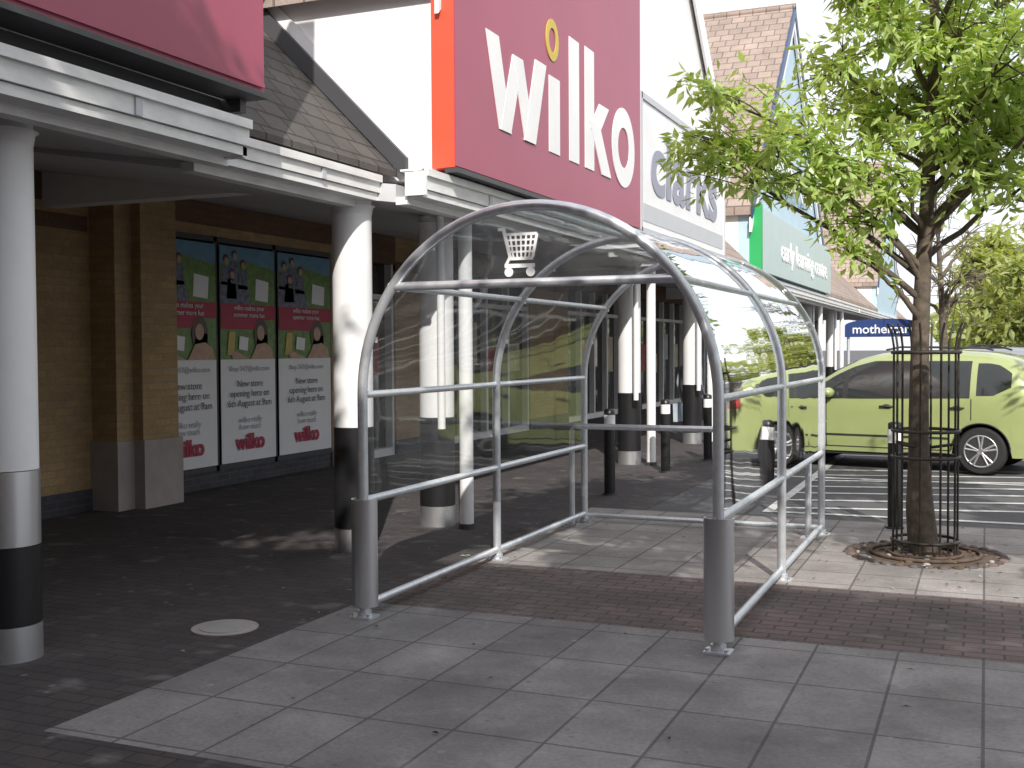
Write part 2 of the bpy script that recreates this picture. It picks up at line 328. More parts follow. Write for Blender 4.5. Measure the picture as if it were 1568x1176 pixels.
# ---------------------------------------------------------------- gabled buildings
def gable(name,y0,y1,eave,xf,ylo,yhi,tile=tileX,panel=offwhite):
    P=E(name); m=MB(); yc=(y0+y1)/2; ap=eave+(y1-y0)/2
    m.extr([(xf,y0,2.99),(xf,y1,2.99),(xf,y1,eave),(xf,yc,ap),(xf,y0,eave)],(-.2,0,0),panel)
    m.box(-14,xf-.203,y0,y0+.2,2.99,eave,offwhite); m.box(-14,xf-.203,y1-.2,y1,2.99,eave,offwhite); m.build('gable_walls',P)
    r=MB(); o=.14; wh=panel is offwhite
    for s,ya in ((-1,y0),(1,y1)):
        ye=ya+s*o
        r.extr([(xf+.06,ye,eave-o+.02),(xf+.06,yc,ap+.02),(xf+.06,yc,ap+.2),(xf+.06,ye,eave-o+.2)],(-10,0,0),tile)
        lo_=-.22 if wh else -.05
        r.extr([(xf+.10,ye,eave-o+lo_),(xf+.10,yc,ap+lo_),(xf+.10,yc,ap+.23),(xf+.10,ye,eave-o+.23)],(-.037,0,0),white if wh else navy)
        if not wh:
            r.extr([(xf+.08,ye,eave-o-.30),(xf+.08,yc,ap-.30),(xf+.08,yc,ap-.06),(xf+.08,ye,eave-o-.06)],(-.05,0,0),white)
    r.tube([(xf+.1,yc,ap+.19),(xf-9.8,yc,ap+.19)],.09,tile,8)
    r.build('gable_roof',P)
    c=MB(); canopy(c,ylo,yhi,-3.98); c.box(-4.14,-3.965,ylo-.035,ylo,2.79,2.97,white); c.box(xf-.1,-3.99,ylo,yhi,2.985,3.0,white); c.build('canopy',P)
    rr=MB()
    if ylo<y0-.5: rr.extr([(-4.05,ylo,3.0),(-9,ylo,7.9),(-9,ylo,8.05),(-4.05,ylo,3.15)],(0,y0-ylo-.01,0),tileY)
    if yhi>y1+.5: rr.extr([(-4.05,y1+.01,3.0),(-9,y1+.01,7.9),(-9,y1+.01,8.05),(-4.05,y1+.01,3.15)],(0,yhi-y1-.02,0),tileY)
    if rr.v: rr.build('eaves_roof',P)
    return P
G1=gable('gabled_retail_building',8.18,18.9,4.62,-4.1,7.75,20.0,tile=tileX)
G2=gable('gabled_retail_building',21.2,31.0,4.2,-4.1,20.003,40,panel=paleblue)
G3=gable('gabled_retail_building',48,59,4.2,-4.1,40.003,66,panel=paleblue)
postm=[mat('promo_poster',c_,.5,var=.5,scale=6) for c_ in ((.45,.04,.05),(.6,.55,.4),(.1,.25,.4),(.55,.57,.6))]
def shopfront(P,y0,y1,bays,brick_before=.0):
    m=MB(); m.box(WX-.2,WX-.15,y0,y1,.1,2.9,glass); n=bays
    for i in range(n+1):
        y=y0+(y1-y0)*i/n; m.box(WX-.15,WX-.03,y-.04,y+.04,0,2.9,white)
    m.box(WX-.149,WX-.035,y0,y1,2.35,2.43,white); m.box(WX-.149,WX-.035,y0,y1,0,.12,white); m.box(WX-.4,WX+.02,y0,y1,2.9,3.4,brickdark)
    for i in range(n):
        if random.random()<.6:
            y=y0+(y1-y0)*(i+.5)/n; h=random.uniform(.5,.9); z=random.uniform(.9,1.4); m.box(WX-.146,WX-.14,y-.3,y+.3,z,z+h,random.choice(postm))
    m.build('shopfront',P)
def wall(P,y0,y1):
    m=MB(); m.box(WX-.4,WX,y0,y1,.22,3.4,brickbuff); m.box(WX-.4,WX+.02,y0,y1,0,.22,brickblue); m.box(WX-.4,WX+.012,y0,y1,2.8,2.95,brickdark); m.build('wall',P)
shopfront(G1,14.02,15.1,1); wall(G1,15.12,16.6); shopfront(G1,16.62,20.6,4); wall(G1,20.62,22)
wall(G2,22.02,22.8); shopfront(G2,22.82,27.5,5); wall(G2,27.52,28.4); shopfront(G2,28.42,33,4); wall(G2,33.02,34.5); shopfront(G2,34.52,39.4,4); wall(G3,39.42,42); shopfront(G3,42.02,64,12)
for (x,y,sm,pp) in ((-4.6,9.15,False,G1),(-4.55,14.98,False,G1),(-4.55,18.6,False,G1),(-4.55,23,False,G2),(-4.55,27.5,False,G2),(-4.55,32,False,G2),(-4.55,37,False,G2)):
    column(pp,x,y,steelmid=sm)
    m=MB(); m.tube([(x+.34,y-.1,0),(x+.34,y-.1,2.78)],.062,white,20); m.tube([(x+.34,y-.1,.0),(x+.34,y-.1,.05)],.075,darkgrey,20)
    m.tube([(x+.17,y-.25,.9),(x+.17,y-.25,2.8)],.035,white,12); m.build('downpipe',pp)
# big red shop sign
sg=E('shop_sign'); m=MB()
xs=-3.88
m.extr([(xs,8.09,3.06),(xs,13.25,3.06),(xs,13.25,9.4),(xs,8.09,4.38)],(-.012,0,0),redsign)
m.extr([(xs-.0125,8.085,3.05),(xs-.0125,13.255,3.05),(xs-.0125,13.255,9.41),(xs-.0125,8.085,4.39)],(-.2,0,0),redside_sunlit)
m.box(xs-.1,xs+.01,8.09,13.25,3.01,3.049,darkgrey)
m.build('sign_box',sg)
def stroke(m,a,b,wd,mt,x=xs+.001,dp=.008):
    h=wd/2
    m.extr([(x,a[0]-h,a[1]),(x,a[0]+h,a[1]),(x,b[0]+h,b[1]),(x,b[0]-h,b[1])],(dp,0,0),mt)
def ring(m,c,ro,ri,mt,x=xs+.001,dp=.008,n=40,sy=1):
    vs=[];fs=[]
    for k,(r_,xx) in enumerate(((ro,x),(ri,x),(ro,x+dp),(ri,x+dp))):
        for i in range(n): an=2*math.pi*i/n; vs.append((xx,c[0]+sy*r_*math.cos(an),c[1]+r_*math.sin(an)))
    for i in range(n):
        j=(i+1)%n; fs+=[(2*n+i,2*n+j,3*n+j,3*n+i),(i,j,2*n+j,2*n+i),(n+i,3*n+i,3*n+j,n+j)]
    m.add(vs,fs,mt)
m=MB(); b0=3.50; xh=4.29
stroke(m,(8.80,xh),(9.08,b0),.27,white,dp=.008); stroke(m,(9.08,b0),(9.36,xh-.08),.23,white,dp=.010)
stroke(m,(9.36,xh-.08),(9.64,b0),.23,white,dp=.012); stroke(m,(9.64,b0),(9.92,xh),.27,white,dp=.014)
stroke(m,(10.29,xh-.06),(10.29,b0),.29,white)
stroke(m,(10.86,4.74),(10.86,b0),.29,white)
stroke(m,(11.34,4.76),(11.34,b0),.29,white); stroke(m,(11.83,xh-.04),(11.50,3.93),.33,white,dp=.010); stroke(m,(11.50,4.02),(11.90,b0),.33,white,dp=.012)
ring(m,(12.55,3.92),.455,.23,white,sy=.95); ring(m,(10.24,4.58),.20,.115,yellow,sy=.85)
m.build('letters',sg)
sg=E('shop_sign'); m=MB(); m.box(-4.09,-3.95,13.5,18.3,3.08,4.75,white)
for a in ((13.5,18.3,4.70,4.78),(13.5,18.3,3.05,3.11)): m.box(-3.96,-3.93,a[0],a[1],a[2],a[3],greytrim)
m.box(-3.961,-3.93,13.46,13.54,3.05,4.78,greytrim); m.box(-3.961,-3.93,18.26,18.34,3.05,4.78,greytrim)
m.box(-3.949,-3.945,13.6,18.2,3.2,3.42,greytrim); m.build('sign_box',sg)
text('letters','clarks',1.15,(-3.945,15.85,3.62),FX,greytxt,sg,.03,.008,width=3.8)
sg=E('shop_sign'); m=MB(); m.box(-4.09,-3.9,21.4,31.6,3.05,4.25,paleteal); m.box(-4.3,-3.88,21.25,21.39,3.0,4.3,greenp); m.build('sign_box',sg)
text('letters','early learning centre',.62,(-3.895,27.2,3.42),FX,white,sg,.01,.01,width=7.2)
text('upper_letters','mothercare',1.1,(-3.99,26.1,5.0),FX,white,sg,.01,.01,width=5.0)
sg=E('trolley_bay_sign'); m=MB()
cx,cy=-1.80,22.6
pts=[(cx-.72,cy,1.80),(cx+.72,cy,1.80)]+[(cx+.72*math.cos(a),cy,2.02+.13*math.sin(a)) for a in [math.pi*i/14 for i in range(15)]]
m.extr(pts,(0,.05,0),blue)
for s in (-.66,.66): m.tube([(cx+s,cy+.08,0),(cx+s,cy+.08,1.95)],.03,steel)
m.build('board',sg); text('letters','mothercare',.24,(cx,cy-.004,1.87),FY,white,sg,.002,.002,width=1.15)
# ---------------------------------------------------------------- trolley shelter
T=E('trolley_shelter'); XC=-2.345; HW=1.065; SP=1.335; YS=(5.8,7.78,9.8)
def prof(r=HW,n=40): return [(XC-r*math.cos(math.pi*i/n),SP+r*math.sin(math.pi*i/n)) for i in range(n+1)]
m=MB()
for i,y in enumerate(YS):
    pr=prof(); m.tube([(XC-HW,y,.03),(XC-HW,y,.7)]+[(a,y,b) for a,b in pr]+[(XC+HW,y,.7),(XC+HW,y,.03)],.030,steel,14)
m.build('hoops',T)
m=MB(); off=math.sqrt(HW**2-(1.97-SP)**2)
for s in (-1,1):
    for z,rr in ((.08,.024),(.705,.024),(SP,.021)): m.tube([(XC+s*HW,YS[0],z),(XC+s*HW,YS[2],z)],rr,steel)
    m.tube([(XC+s*off,YS[0],1.97),(XC+s*off,YS[2],1.97)],.020,steel)
m.tube([(XC,YS[0],SP+HW-.01),(XC,YS[2],SP+HW-.01)],.020,steel)
m.tube([(XC-off-.02,YS[0],1.97),(XC+off+.02,YS[0],1.97)],.025,steel)
m.tube([(XC-HW,YS[2]+.05,.06),(XC+HW,YS[2]+.05,.06)],.022,steel)
m.tube([(XC-HW-.05,9.6,.02),(XC-HW-.05,9.6,.86),(XC-HW-.02,9.6,.9),(XC+HW-.12,9.6,.9),(XC+HW-.08,9.6,.86),(XC+HW-.08,9.6,.02)],.026,steel)
m.build('rails',T)
m=MB()
for s in (-1,1):
    x=XC+s*HW
    n=24; vs=[];fs=[]
    for k,(rr) in enumerate((.080,.073)):
        for z in (.075,.715):
            for i in range(n+1):
                an=math.radians(180+ -20+ 220*i/n); vs.append((x+rr*math.cos(an),5.80+rr*math.sin(an)*.9+.01,z))
    q=n+1
    for i in range(n):
        fs+=[(i,i+1,q+i+1,q+i),(2*q+i,3*q+i,3*q+i+1,2*q+i+1)]
    m.add(vs,fs,brushed,True)
    fs=[]
    for i in range(n): fs+=[(q+i,q+i+1,3*q+i+1,3*q+i),(i,2*q+i,2*q+i+1,i+1)]
    fs+=[(0,q,3*q,2*q),(n,2*q+n,3*q+n,q+n)]
    m.add(vs,fs,brushed,False)
m.build('leg_sleeves',T)
m=MB()
for y in YS:
    for s in (-1,1):
        x=XC+s*HW; m.box(x-.07,x+.07,y-.06,y+.06,.005,.018,steel); m.tube([(x,y,.018),(x,y,.05)],.042,steel)
        for dx in (-.05,.05): m.tube([(x+dx,y-.04,.018),(x+dx,y-.04,.035)],.012,brushed,6)
for x in (XC-HW-.05,XC+HW-.08): m.box(x-.06,x+.06,9.54,9.66,.005,.016,steel)
for y0 in YS:
    for a,b in prof(HW-.0,10)[1:-1]: m.box(a-.02,a+.02,y0+.03,y0+.06,b-.02,b+.012,steel)
m.build('base_plates',T)
m=MB()
for y0,y1 in ((YS[0]+.035,YS[1]-.035),(YS[1]+.035,YS[2]-.035)):
    pr=[(XC-HW,.73),(XC-HW,1.0)]+prof(HW,48)+[(XC+HW,1.0),(XC+HW,.73)]
    vs=[];k=12
    for a,b in pr:
        for j in range(k+1): vs.append((a,y0+(y1-y0)*j/k,b))
    m.add(vs,[(i*(k+1)+j,i*(k+1)+j+1,(i+1)*(k+1)+j+1,(i+1)*(k+1)+j) for i in range(len(pr)-1) for j in range(k)],clear,True)
m.build('clear_panels',T,recalc=False)
m=MB(); a0=math.asin((1.99-SP)/HW)
pts=[(XC+(HW-.02)*math.cos(a),5.8,SP+(HW-.02)*math.sin(a)) for a in [a0+(math.pi-2*a0)*i/30 for i in range(31)]]
m.add(pts,[tuple(range(31))],clear); m.build('end_panel',T,recalc=False)
m=MB(); cx,cz,yy=-2.40,2.15,5.79
def ln(a,b,w_=.011):
    p0=V((cx+a[0],yy,cz+a[1])); p1=V((cx+b[0],yy,cz+b[1])); t=(p1-p0).normalized(); nn=V((-t.z,0,t.x))*w_/2
    m.extr([p0-nn,p0+nn,p1+nn,p1-nn],(0,-.003-random.random()*.0015,0),iconwhite)
ln((-.12,.12),(-.085,.12),.018); ln((-.088,.125),(-.045,-.045),.020); ln((-.05,-.045),(.09,-.045),.018); ln((-.05,-.04),(-.075,-.085),.016); ln((-.08,-.085),(.10,-.085),.022)
ln((-.08,.09),(.115,.09),.016); ln((.115,.09),(.088,-.04),.016)
for k in range(1,4): t=k/4; ln((-.08+.03*t,.09-.13*t),(.115-.027*t,.09-.13*t),.010)
for k in range(1,6): t=k/6; ln((-.08+.195*t,.09),(-.05+.14*t,-.04),.010)
for xx in (-.055,.075):
    m.tube([(cx+xx,yy-.004,cz-.12),(cx+xx,yy-.0,cz-.12)],.026,iconwhite,16)
m.build('trolley_pictogram',T)
# ---------------------------------------------------------------- bollards
def bollard(x,y,r=.06):
    m=MB(); m.tube([(x,y,.005),(x,y,.76)],r,black,20); m.tube([(x,y,.7601),(x,y,.88)],r+.002,white,20); m.tube([(x,y,.8801),(x,y,.93),(x,y,.945)],[r,r,r*.6],black,20); m.tube([(x,y,.004),(x,y,.02)],r+.02,darkgrey,20)
    m.build('bollard')
for q in ((-3.78,11.7),(-3.8,14.1),(-3.64,15.8),(-.73,10.4),(-3.7,18.2),(-3.7,21)): bollard(*q)
# ---------------------------------------------------------------- trees
Rr=V((.9215,.3885,0)); Ff=V((-.3885,.9215,0))
def tree(name,base,trunk,blobs,leaf,lm_,dens=1,seed=1,taper=(.09,.05),twigs=9,lc=9,bare=0):
    rnd=random.Random(seed); P=E(name); wood=MB(); lv=MB(); base=V(base)
    tp=[base+V((0,0,-.05))]; rs=[taper[0]*1.35]
    n=14; ph=rnd.random()*6
    for i in range(1,n+1):
        t=i/n; tp.append(base+V((.05*math.sin(ph+t*5),.05*math.cos(ph*2+t*4),trunk*t))); rs.append(taper[0]*(1-t)+taper[1]*.35*t+ (.02 if i==1 else 0))
    wood.tube(tp,rs,bark,12)
    def tpt(z): 
        t=min(max(z/trunk,0),.98)*n; i=int(t)+0; i=min(i,n-1); return tp[i].lerp(tp[i+1],t-i)
    lvv=[];lff=[]
    def leaves(p,dirn,k,s):
        for _ in range(k):
            d_=(dirn*.4+V((rnd.gauss(0,1),rnd.gauss(0,1),rnd.gauss(-.25,.7)))).normalized()
            side=d_.cross(V((rnd.gauss(0,.5),rnd.gauss(0,.5),1))).normalized()
            L=s*rnd.uniform(.65,1.35); W=L*.21; nrm=d_.cross(side)*L*.1
            q=p+d_*L*.25+V((rnd.gauss(0,1),rnd.gauss(0,1),rnd.gauss(0,1)))*s*.25; o=len(lvv)
            lvv.extend([q,q+d_*L*.4+side*W+nrm,q+d_*L-V((0,0,L*.15)),q+d_*L*.4-side*W+nrm]); lff.append((o,o+1,o+2,o+3))
    for bb in blobs:
        (a,dp,z,r)=bb[:4]; bd=bb[4] if len(bb)>4 else 1
        c=base+Rr*a+Ff*dp+V((0,0,z-base.z)); hd=math.hypot(a,dp)
        st=tpt(max(trunk*.30,z-base.z-.55*hd-.15)); mid=st.lerp(c,.5)+V((rnd.gauss(0,.06),rnd.gauss(0,.06),.10*hd+.02))
        L=[st*(1-t)**2+mid*2*t*(1-t)+c*t*t for t in [k/8 for k in range(9)]]
        L=[q+V((rnd.gauss(0,.012),rnd.gauss(0,.012),rnd.gauss(0,.012)))*(1 if 0<k<8 else 0) for k,q in enumerate(L)]
        wood.tube(L,[taper[1]*.50*(1-.82*k/8) for k in range(9)],bark,7)
        for j in range(3):
            q=L[4+j]; leaves(q,V((0,0,0)),int(lc*.6*dens*(1-bare)),leaf)
        for j in range(int(twigs*bd*(r/.4)**1.3)):
            v=V((rnd.gauss(0,1),rnd.gauss(0,1),rnd.gauss(0,.8))).normalized()*r*rnd.uniform(.5,1.25)
            s0=L[rnd.choice((5,6,7,8))]; e=c+v; mm=s0.lerp(e,.5)+V((0,0,.12*r+rnd.gauss(0,.04))); e=e-V((0,0,.15*r))
            Q=[s0*(1-t)**2+mm*2*t*(1-t)+e*t*t for t in (0,.25,.5,.75,1)]
            wood.tube(Q,[taper[1]*.14*(1-.7*k/4) for k in range(5)],bark,5,False)
            if rnd.random()<bare: continue
            for q in Q[1:]: leaves(q+V((rnd.gauss(0,.04),rnd.gauss(0,.04),rnd.gauss(0,.04))),(e-s0).normalized(),int(lc*dens),leaf)
    wood.build('trunk_and_branches',P); lv.add(lvv,lff,lm_); lv.build('foliage',P,recalc=False); return P
TB=(-.42,9.16,0)
bl=[(-1.66,.1,3.02,.33,1.5),(-1.66,-.2,3.5,.26,1.4),(-1.78,.1,3.25,.22,1.4),(-1.15,.1,3.3,.42,1.4),(-1.2,-.3,3.0,.36,1.4),(-.72,-.2,3.0,.42,1.3),(-.62,-.3,2.62,.30,1.2),(-.66,-.2,2.3,.18),
    (-.35,.2,3.4,.45,1.2),(-.42,-.3,3.95,.42,1.2),(-.3,.2,4.5,.45),(.05,-.5,3.85,.5,1.2),(0,-.5,3.25,.36,1.2),(.42,-.2,3.1,.42,1.2),(.72,0,3.3,.5,1.2),(.6,-.3,3.9,.5,1.2),(.98,0,2.95,.38,1.2),
    (0,0,4.7,.6),(.5,0,4.9,.6),(.1,0,5.4,.6),(-.35,.9,3.6,.45),(.3,-.9,3.6,.45),(.1,1,4.4,.5),(0,-.9,4.5,.5),(1.0,.6,3.7,.5),(-.5,.8,3.9,.45),(.5,1.1,3.5,.45),(1.5,.2,3.5,.5),(1.6,-.2,4.1,.5),(.8,-.9,3.3,.4),
    (-.72,.1,4.35,.36),(.95,.2,4.4,.5),(.3,.2,4.2,.5),(-.1,.3,3.65,.42),(.28,-.5,2.82,.28),(-.36,-.4,2.85,.28),(.35,-.5,3.5,.4)]
tree('street_tree',TB,5.2,bl,.105,leafA,1,5,(.088,.055),10,8)
def genb(seed,zlo,zhi,R,n,r):
    rn=random.Random(seed); o=[]
    for i in range(n):
        t=rn.random(); z=zlo+(zhi-zlo)*t; k=R*math.sin(math.pi*(.15+.8*t))**.7; an=rn.random()*6.28; rr=k*rn.uniform(.25,1)
        o.append((rr*math.cos(an),rr*math.sin(an),z,r*rn.uniform(.7,1.2)))
    return o
tree('street_tree',(3.1,5.3,0),5.8,genb(11,2.8,6.4,1.9,26,.55),.18,leafS,.8,12,(.09,.06),9,8)  # unseen tree, placed so its crown shades the shelter rear
tree('street_tree',(.8,1.75,0),7.2,genb(61,4.6,7.8,1.6,20,.5),.19,leafS,.75,62,(.11,.08),9,8)  # unseen tree added to block sun from the ground in and behind the shelter
tree('street_tree',(-1.6,-1.3,0),7.8,genb(71,4.6,8.2,2.0,28,.6),.20,leafS,.9,72,(.11,.08),9,8)  # unseen tree added behind the camera to shade the walkway and columns
tree('street_tree',(-.75,21.5,0),3.8,genb(21,2.4,4.6,1.0,16,.5),.13,leafB,.4,22,(.10,.08),10,4,bare=.75)
tree('street_tree',(1.3,29,0),4.2,genb(31,1.9,4.4,1.4,22,.6),.26,leafB,.6,32,(.12,.09),8,6)
tree('street_tree',(.3,41,0),4.6,genb(41,2.2,5.2,1.8,22,.8),.34,leafB,.6,42,(.13,.1),8,6)
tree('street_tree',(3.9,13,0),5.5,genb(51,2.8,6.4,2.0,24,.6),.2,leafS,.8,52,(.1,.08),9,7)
# distant belt of trees
rn=random.Random(5); dv=[];df=[]; wd=MB()
for i in range(30):
    x=rn.uniform(4,75); y=rn.uniform(75,95); h=rn.uniform(5,9); R=rn.uniform(2.5,4)
    if i<3: x=-1+i*1.5; y=100; h=6
    wd.tube([(x,y,0),(x,y,h*.6)],[.25,.1],bark,7)
    for k in range(520):
        v=V((rn.gauss(0,1),rn.gauss(0,1),rn.gauss(0,1))).normalized()*rn.uniform(.6,1.05); lump=1+.25*math.sin(v.x*5+i)*math.cos(v.z*6)
        q=V((x,y,h*.58))+V((v.x*R*lump,v.y*R*lump,v.z*h*.42*lump)); a=V((rn.gauss(0,1),rn.gauss(0,1),rn.gauss(0,1))).normalized()*rn.uniform(.3,.6); b_=a.orthogonal().normalized()*.28; o=len(dv)
        dv.extend([q-a,q+b_,q+a,q-b_]); df.append((o,o+1,o+2,o+3))
wd.add(dv,df,leafB); wd.build('distant_trees',recalc=False)
# tree pit and guard
m=MB(); c=V(TB)
n=40; vs=[(c.x+(.56+.03*math.sin(i*1.7))*math.cos(6.2832*i/n),c.y+(.56+.03*math.cos(i*2.3))*math.sin(6.2832*i/n),.008) for i in range(n)]; m.add(vs,[tuple(range(n))],soil)
rp=random.Random(9)
for i in range(34):
    an=6.2832*i/34; m.ball((c.x+.56*math.cos(an),c.y+.56*math.sin(an),.006),(rp.uniform(.035,.055),rp.uniform(.035,.055),.018),redblock if i%4 else soil,8,5)
for i in range(60):
    an=rp.random()*6.28; q=rp.uniform(.12,.52); m.ball((c.x+q*math.cos(an),c.y+q*math.sin(an),.012),(rp.uniform(.015,.035),rp.uniform(.015,.035),.014),soil if i%3 else concrete,6,4)
for rr in (.27,.40): m.tube([(c.x+rr*math.cos(6.2832*i/30),c.y+rr*math.sin(6.2832*i/30),.022) for i in range(31)],.014,soil,6)
m.build('tree_pit')
m=MB()
for i in range(10):
    an=6.2832*i/10+.2; ca,sa=math.cos(an),math.sin(an)
    m.tube([(c.x+.235*ca,c.y+.235*sa,.01),(c.x+.235*ca,c.y+.235*sa,1.6),(c.x+.25*ca,c.y+.25*sa,1.7),(c.x+.285*ca,c.y+.285*sa,1.78)],.0085,blackmetal,6)
for z in (.12,.76,.96,1.56):
    m.tube([(c.x+.245*math.cos(6.2832*i/32),c.y+.245*math.sin(6.2832*i/32),z) for i in range(33)],.013 if z!=1.56 else .015,blackmetal,6)
for i in range(5):
    an=6.2832*i/5+.2; m.tube([(c.x+.24*math.cos(an),c.y+.24*math.sin(an),.86),(c.x+.1*math.cos(an),c.y+.1*math.sin(an),.84)],.012,blackmetal,6)
m.build('tree_guard')
# ---------------------------------------------------------------- cars
carglass=mat('car_glass',(.03,.035,.035),.05,var=.1); tyre=mat('tyre',(.02,.02,.02),.8,bmp=.2); rim=mat('alloy_rim',(.6,.61,.62),.3,.8,var=.1)
plastic=mat('black_plastic',(.03,.03,.032),.6); lampw=mat('lamp_clear',(.6,.62,.65),.1); lampr=mat('lamp_red',(.4,.02,.02),.15)
def interp(tab,x):
    for (a,b),(c_,d_) in zip(tab,tab[1:]):
        if a<=x<=c_:
            t=(x-a)/(c_-a) if c_>a else 0; return b+(d_-b)*t
    return tab[0][1] if x<tab[0][0] else tab[-1][1]
PT=[(-2.04,.62),(-2.02,.90),(-1.98,1.05),(-1.91,1.28),(-1.80,1.46),(-1.62,1.56),(-1.35,1.61),(-.8,1.65),(-.3,1.65),(.1,1.61),(.4,1.53),(.65,1.41),(.9,1.25),(1.1,1.12),(1.3,1.05),(1.55,.99),(1.78,.91),(1.92,.81),(2.0,.70),(2.04,.56)]
def smooth(x): return (interp(PT,x-.06)+2*interp(PT,x)+interp(PT,x+.06))/4
AX=(1.24,-1.30)
def zlow(x):
    z=.24+ (.12*((abs(x)-1.8)/.24)**2 if abs(x)>1.8 else 0)
    for a in AX:
        if abs(x-a)<.365: z=max(z,.315+math.sqrt(.365**2-(x-a)**2))
    return z
def W_(x): 
    e=max(0,abs(x)-1.30)/.74
    return .865*(1-(.24 if x>0 else .13)*e**2.2)
def tum(z): return 1-.17*max(0,(z-.98)/.68)**1.1 - .05*max(0,(.5-z)/.3)-.014*math.exp(-((z-.62)/.07)**2)
def side(x,z,o=.004):
    zl,zt=.24,smooth(x); s=min(max((z-zl)/(zt-zl),0),.999); return W_(x)*(1-s**7)**(1/7)*tum(z)+o
def topz(x,yf,o=.004):
    zl,zt=.24,smooth(x); return zl+(zt-zl)*(1-abs(yf)**7)**(1/7)+o
def car(loc,rz,col,name='parked_car',sc=1):
    P=E(name,loc,rz,sc); paint=mat('car_paint',col,.3,.1,var=.06,coat=.8); m=MB()
    xs_=[-2.04+4.08*i/136 for i in range(137)]; fr=[0,.06,.12,.2,.3,.4,.5,.6,.7,.78,.84]; yf=[.9,.85,.75,.6,.4,.2]
    vs=[];rows=None
    for x in xs_:
        zl=zlow(x); zt=max(smooth(x),zl+.05); ring_=[]
        for f in fr:
            z=zl+(zt-zl)*f; ring_.append((x,side(x,z,0),z))
        for q in yf: 
            z=max(topz(x,q,0),zl); ring_.append((x,W_(x)*q*tum(z),z))
        ring_.append((x,0,zt)); full=ring_+[(a,-b,c_) for a,b,c_ in ring_[-2::-1]]; rows=len(full); vs+=full
    fs=[(i*rows+j,(i+1)*rows+j,(i+1)*rows+j+1,i*rows+j+1) for i in range(136) for j in range(rows-1)]
    m.add(vs,fs,paint,True); m.add(vs[:rows],[tuple(range(rows))],paint); m.add(vs[-rows:],[tuple(range(rows))[::-1]],plastic)
    m.box(-1.95,1.90,-.62,.62,.26,.78,plastic)
    m.box(-.9,.85,-.80,.80,.2,.245,plastic)
    m.build('body',P)
    g=MB()
    def patch(x0,x1,lo,hi,mt,o=.005,nx=14,nz=6):
        for s in (1,-1):
            vv=[]
            for i in range(nx+1):
                x=x0+(x1-x0)*i/nx; a,b=lo(x),max(hi(x),lo(x)+.002)
                for j in range(nz+1):
                    z=a+(b-a)*j/nz; vv.append((x,s*side(x,z,o),z))
            g.add(vv,[(i*(nz+1)+j,(i+1)*(nz+1)+j,(i+1)*(nz+1)+j+1,i*(nz+1)+j+1) for i in range(nx) for j in range(nz)],mt,True)
    belt=lambda x:1.0+.02*(-x); up=lambda x:min(1.49,smooth(x)-.115)
    patch(-1.16,.86,lambda x:belt(x)-.012,lambda x:up(x)+.010,plastic,.003,30)
    patch(-1.66,-1.24,lambda x:belt(x)+.02+max(0,(-1.45-x))*.5,lambda x:up(x)-.02-max(0,-1.5-x)*.4,carglass); patch(-1.13,-.26,belt,up,carglass); patch(-.18,.46,belt,up,carglass); patch(.53,.84,belt,up,carglass)
    for x in (-1.18,-.22,.76):
        patch(x-.006,x+.006,lambda q:.3 if x!=-1.18 else .72,lambda q:1.0,plastic,.003,1,6)
    patch(-.90,.85,lambda x:.30,lambda x:.315,plastic,.003,14,1)
    patch(-.9,.8,lambda x:.46,lambda x:.485,plastic,.008,14,1)
    patch(1.55,1.95,lambda x:.70,lambda x:min(.88,smooth(x)-.04),lampw,.006)
    patch(1.80,2.0,lambda x:.36,lambda x:.50,plastic,.006)
    patch(-2.0,-1.88,lambda x:.88,lambda x:min(1.26,smooth(x)-.04),lampr,.006)
    for x0,x1,yy in ((.46,1.10,.74),(-1.955,-1.84,.72)):
        vv=[];nx=10;ny=12
        for i in range(nx+1):
            x=x0+(x1-x0)*i/nx
            for j in range(ny+1):
                q=-yy+2*yy*j/ny; z=topz(x,q,.008); vv.append((x,W_(x)*q*tum(z),z))
        g.add(vv,[(i*(ny+1)+j,(i+1)*(ny+1)+j,(i+1)*(ny+1)+j+1,i*(ny+1)+j+1) for i in range(nx) for j in range(ny)],carglass,True)
    g.build('glazing_and_trim',P,recalc=True)
    t=MB()
    for s in (1,-1):
        for x in (-1.0,-.08):
            yb=s*side(x,.88,0)
            t.tube([(x-.09,yb,.88),(x-.07,yb+s*.03,.88),(x+.07,yb+s*.03,.88),(x+.09,yb,.88)],.012,plastic,6)
            t.ball((x,yb,.88),(.06,.006,.03),plastic,12,6)
        t.ball((.70,s*.94,1.06),(.08,.11,.07),paint,12,8); t.box(.66,.72,min(s*.78,s*.9),max(s*.78,s*.9),1.0,1.03,plastic)
        t.tube([(-1.4,s*.60,1.64),(-1.3,s*.60,1.67),(-.2,s*.60,1.69),(.0,s*.60,1.65)],.013,plastic,6)
        for a in AX:
            y0,y1=s*.66,s*.845
            t.tube([(a,y0,.315),(a,y0+(y1-y0)*.1,.315),(a,y1-(y1-y0)*.12,.315),(a,y1,.315)],[.285,.315,.315,.285],tyre,32)
            t.tube([(a,y1-s*.01,.315),(a,y1+s*.004,.315)],.205,plastic,28)
            t.tube([(a+.205*math.cos(6.2832*k/32),y1+s*.004,.315+.205*math.sin(6.2832*k/32)) for k in range(33)],.012,rim,6)
            t.tube([(a,y1,.315),(a,y1+s*.014,.315)],.045,rim,14)
            for k in range(10):
                an=6.2832*(k//2)/5+(.16 if k%2 else -.16)+.3
                t.tube([(a+.03*math.cos(an),y1+s*.008,.315+.03*math.sin(an)),(a+.2*math.cos(an),y1+s*.004,.315+.2*math.sin(an))],[.014,.017],rim,6)
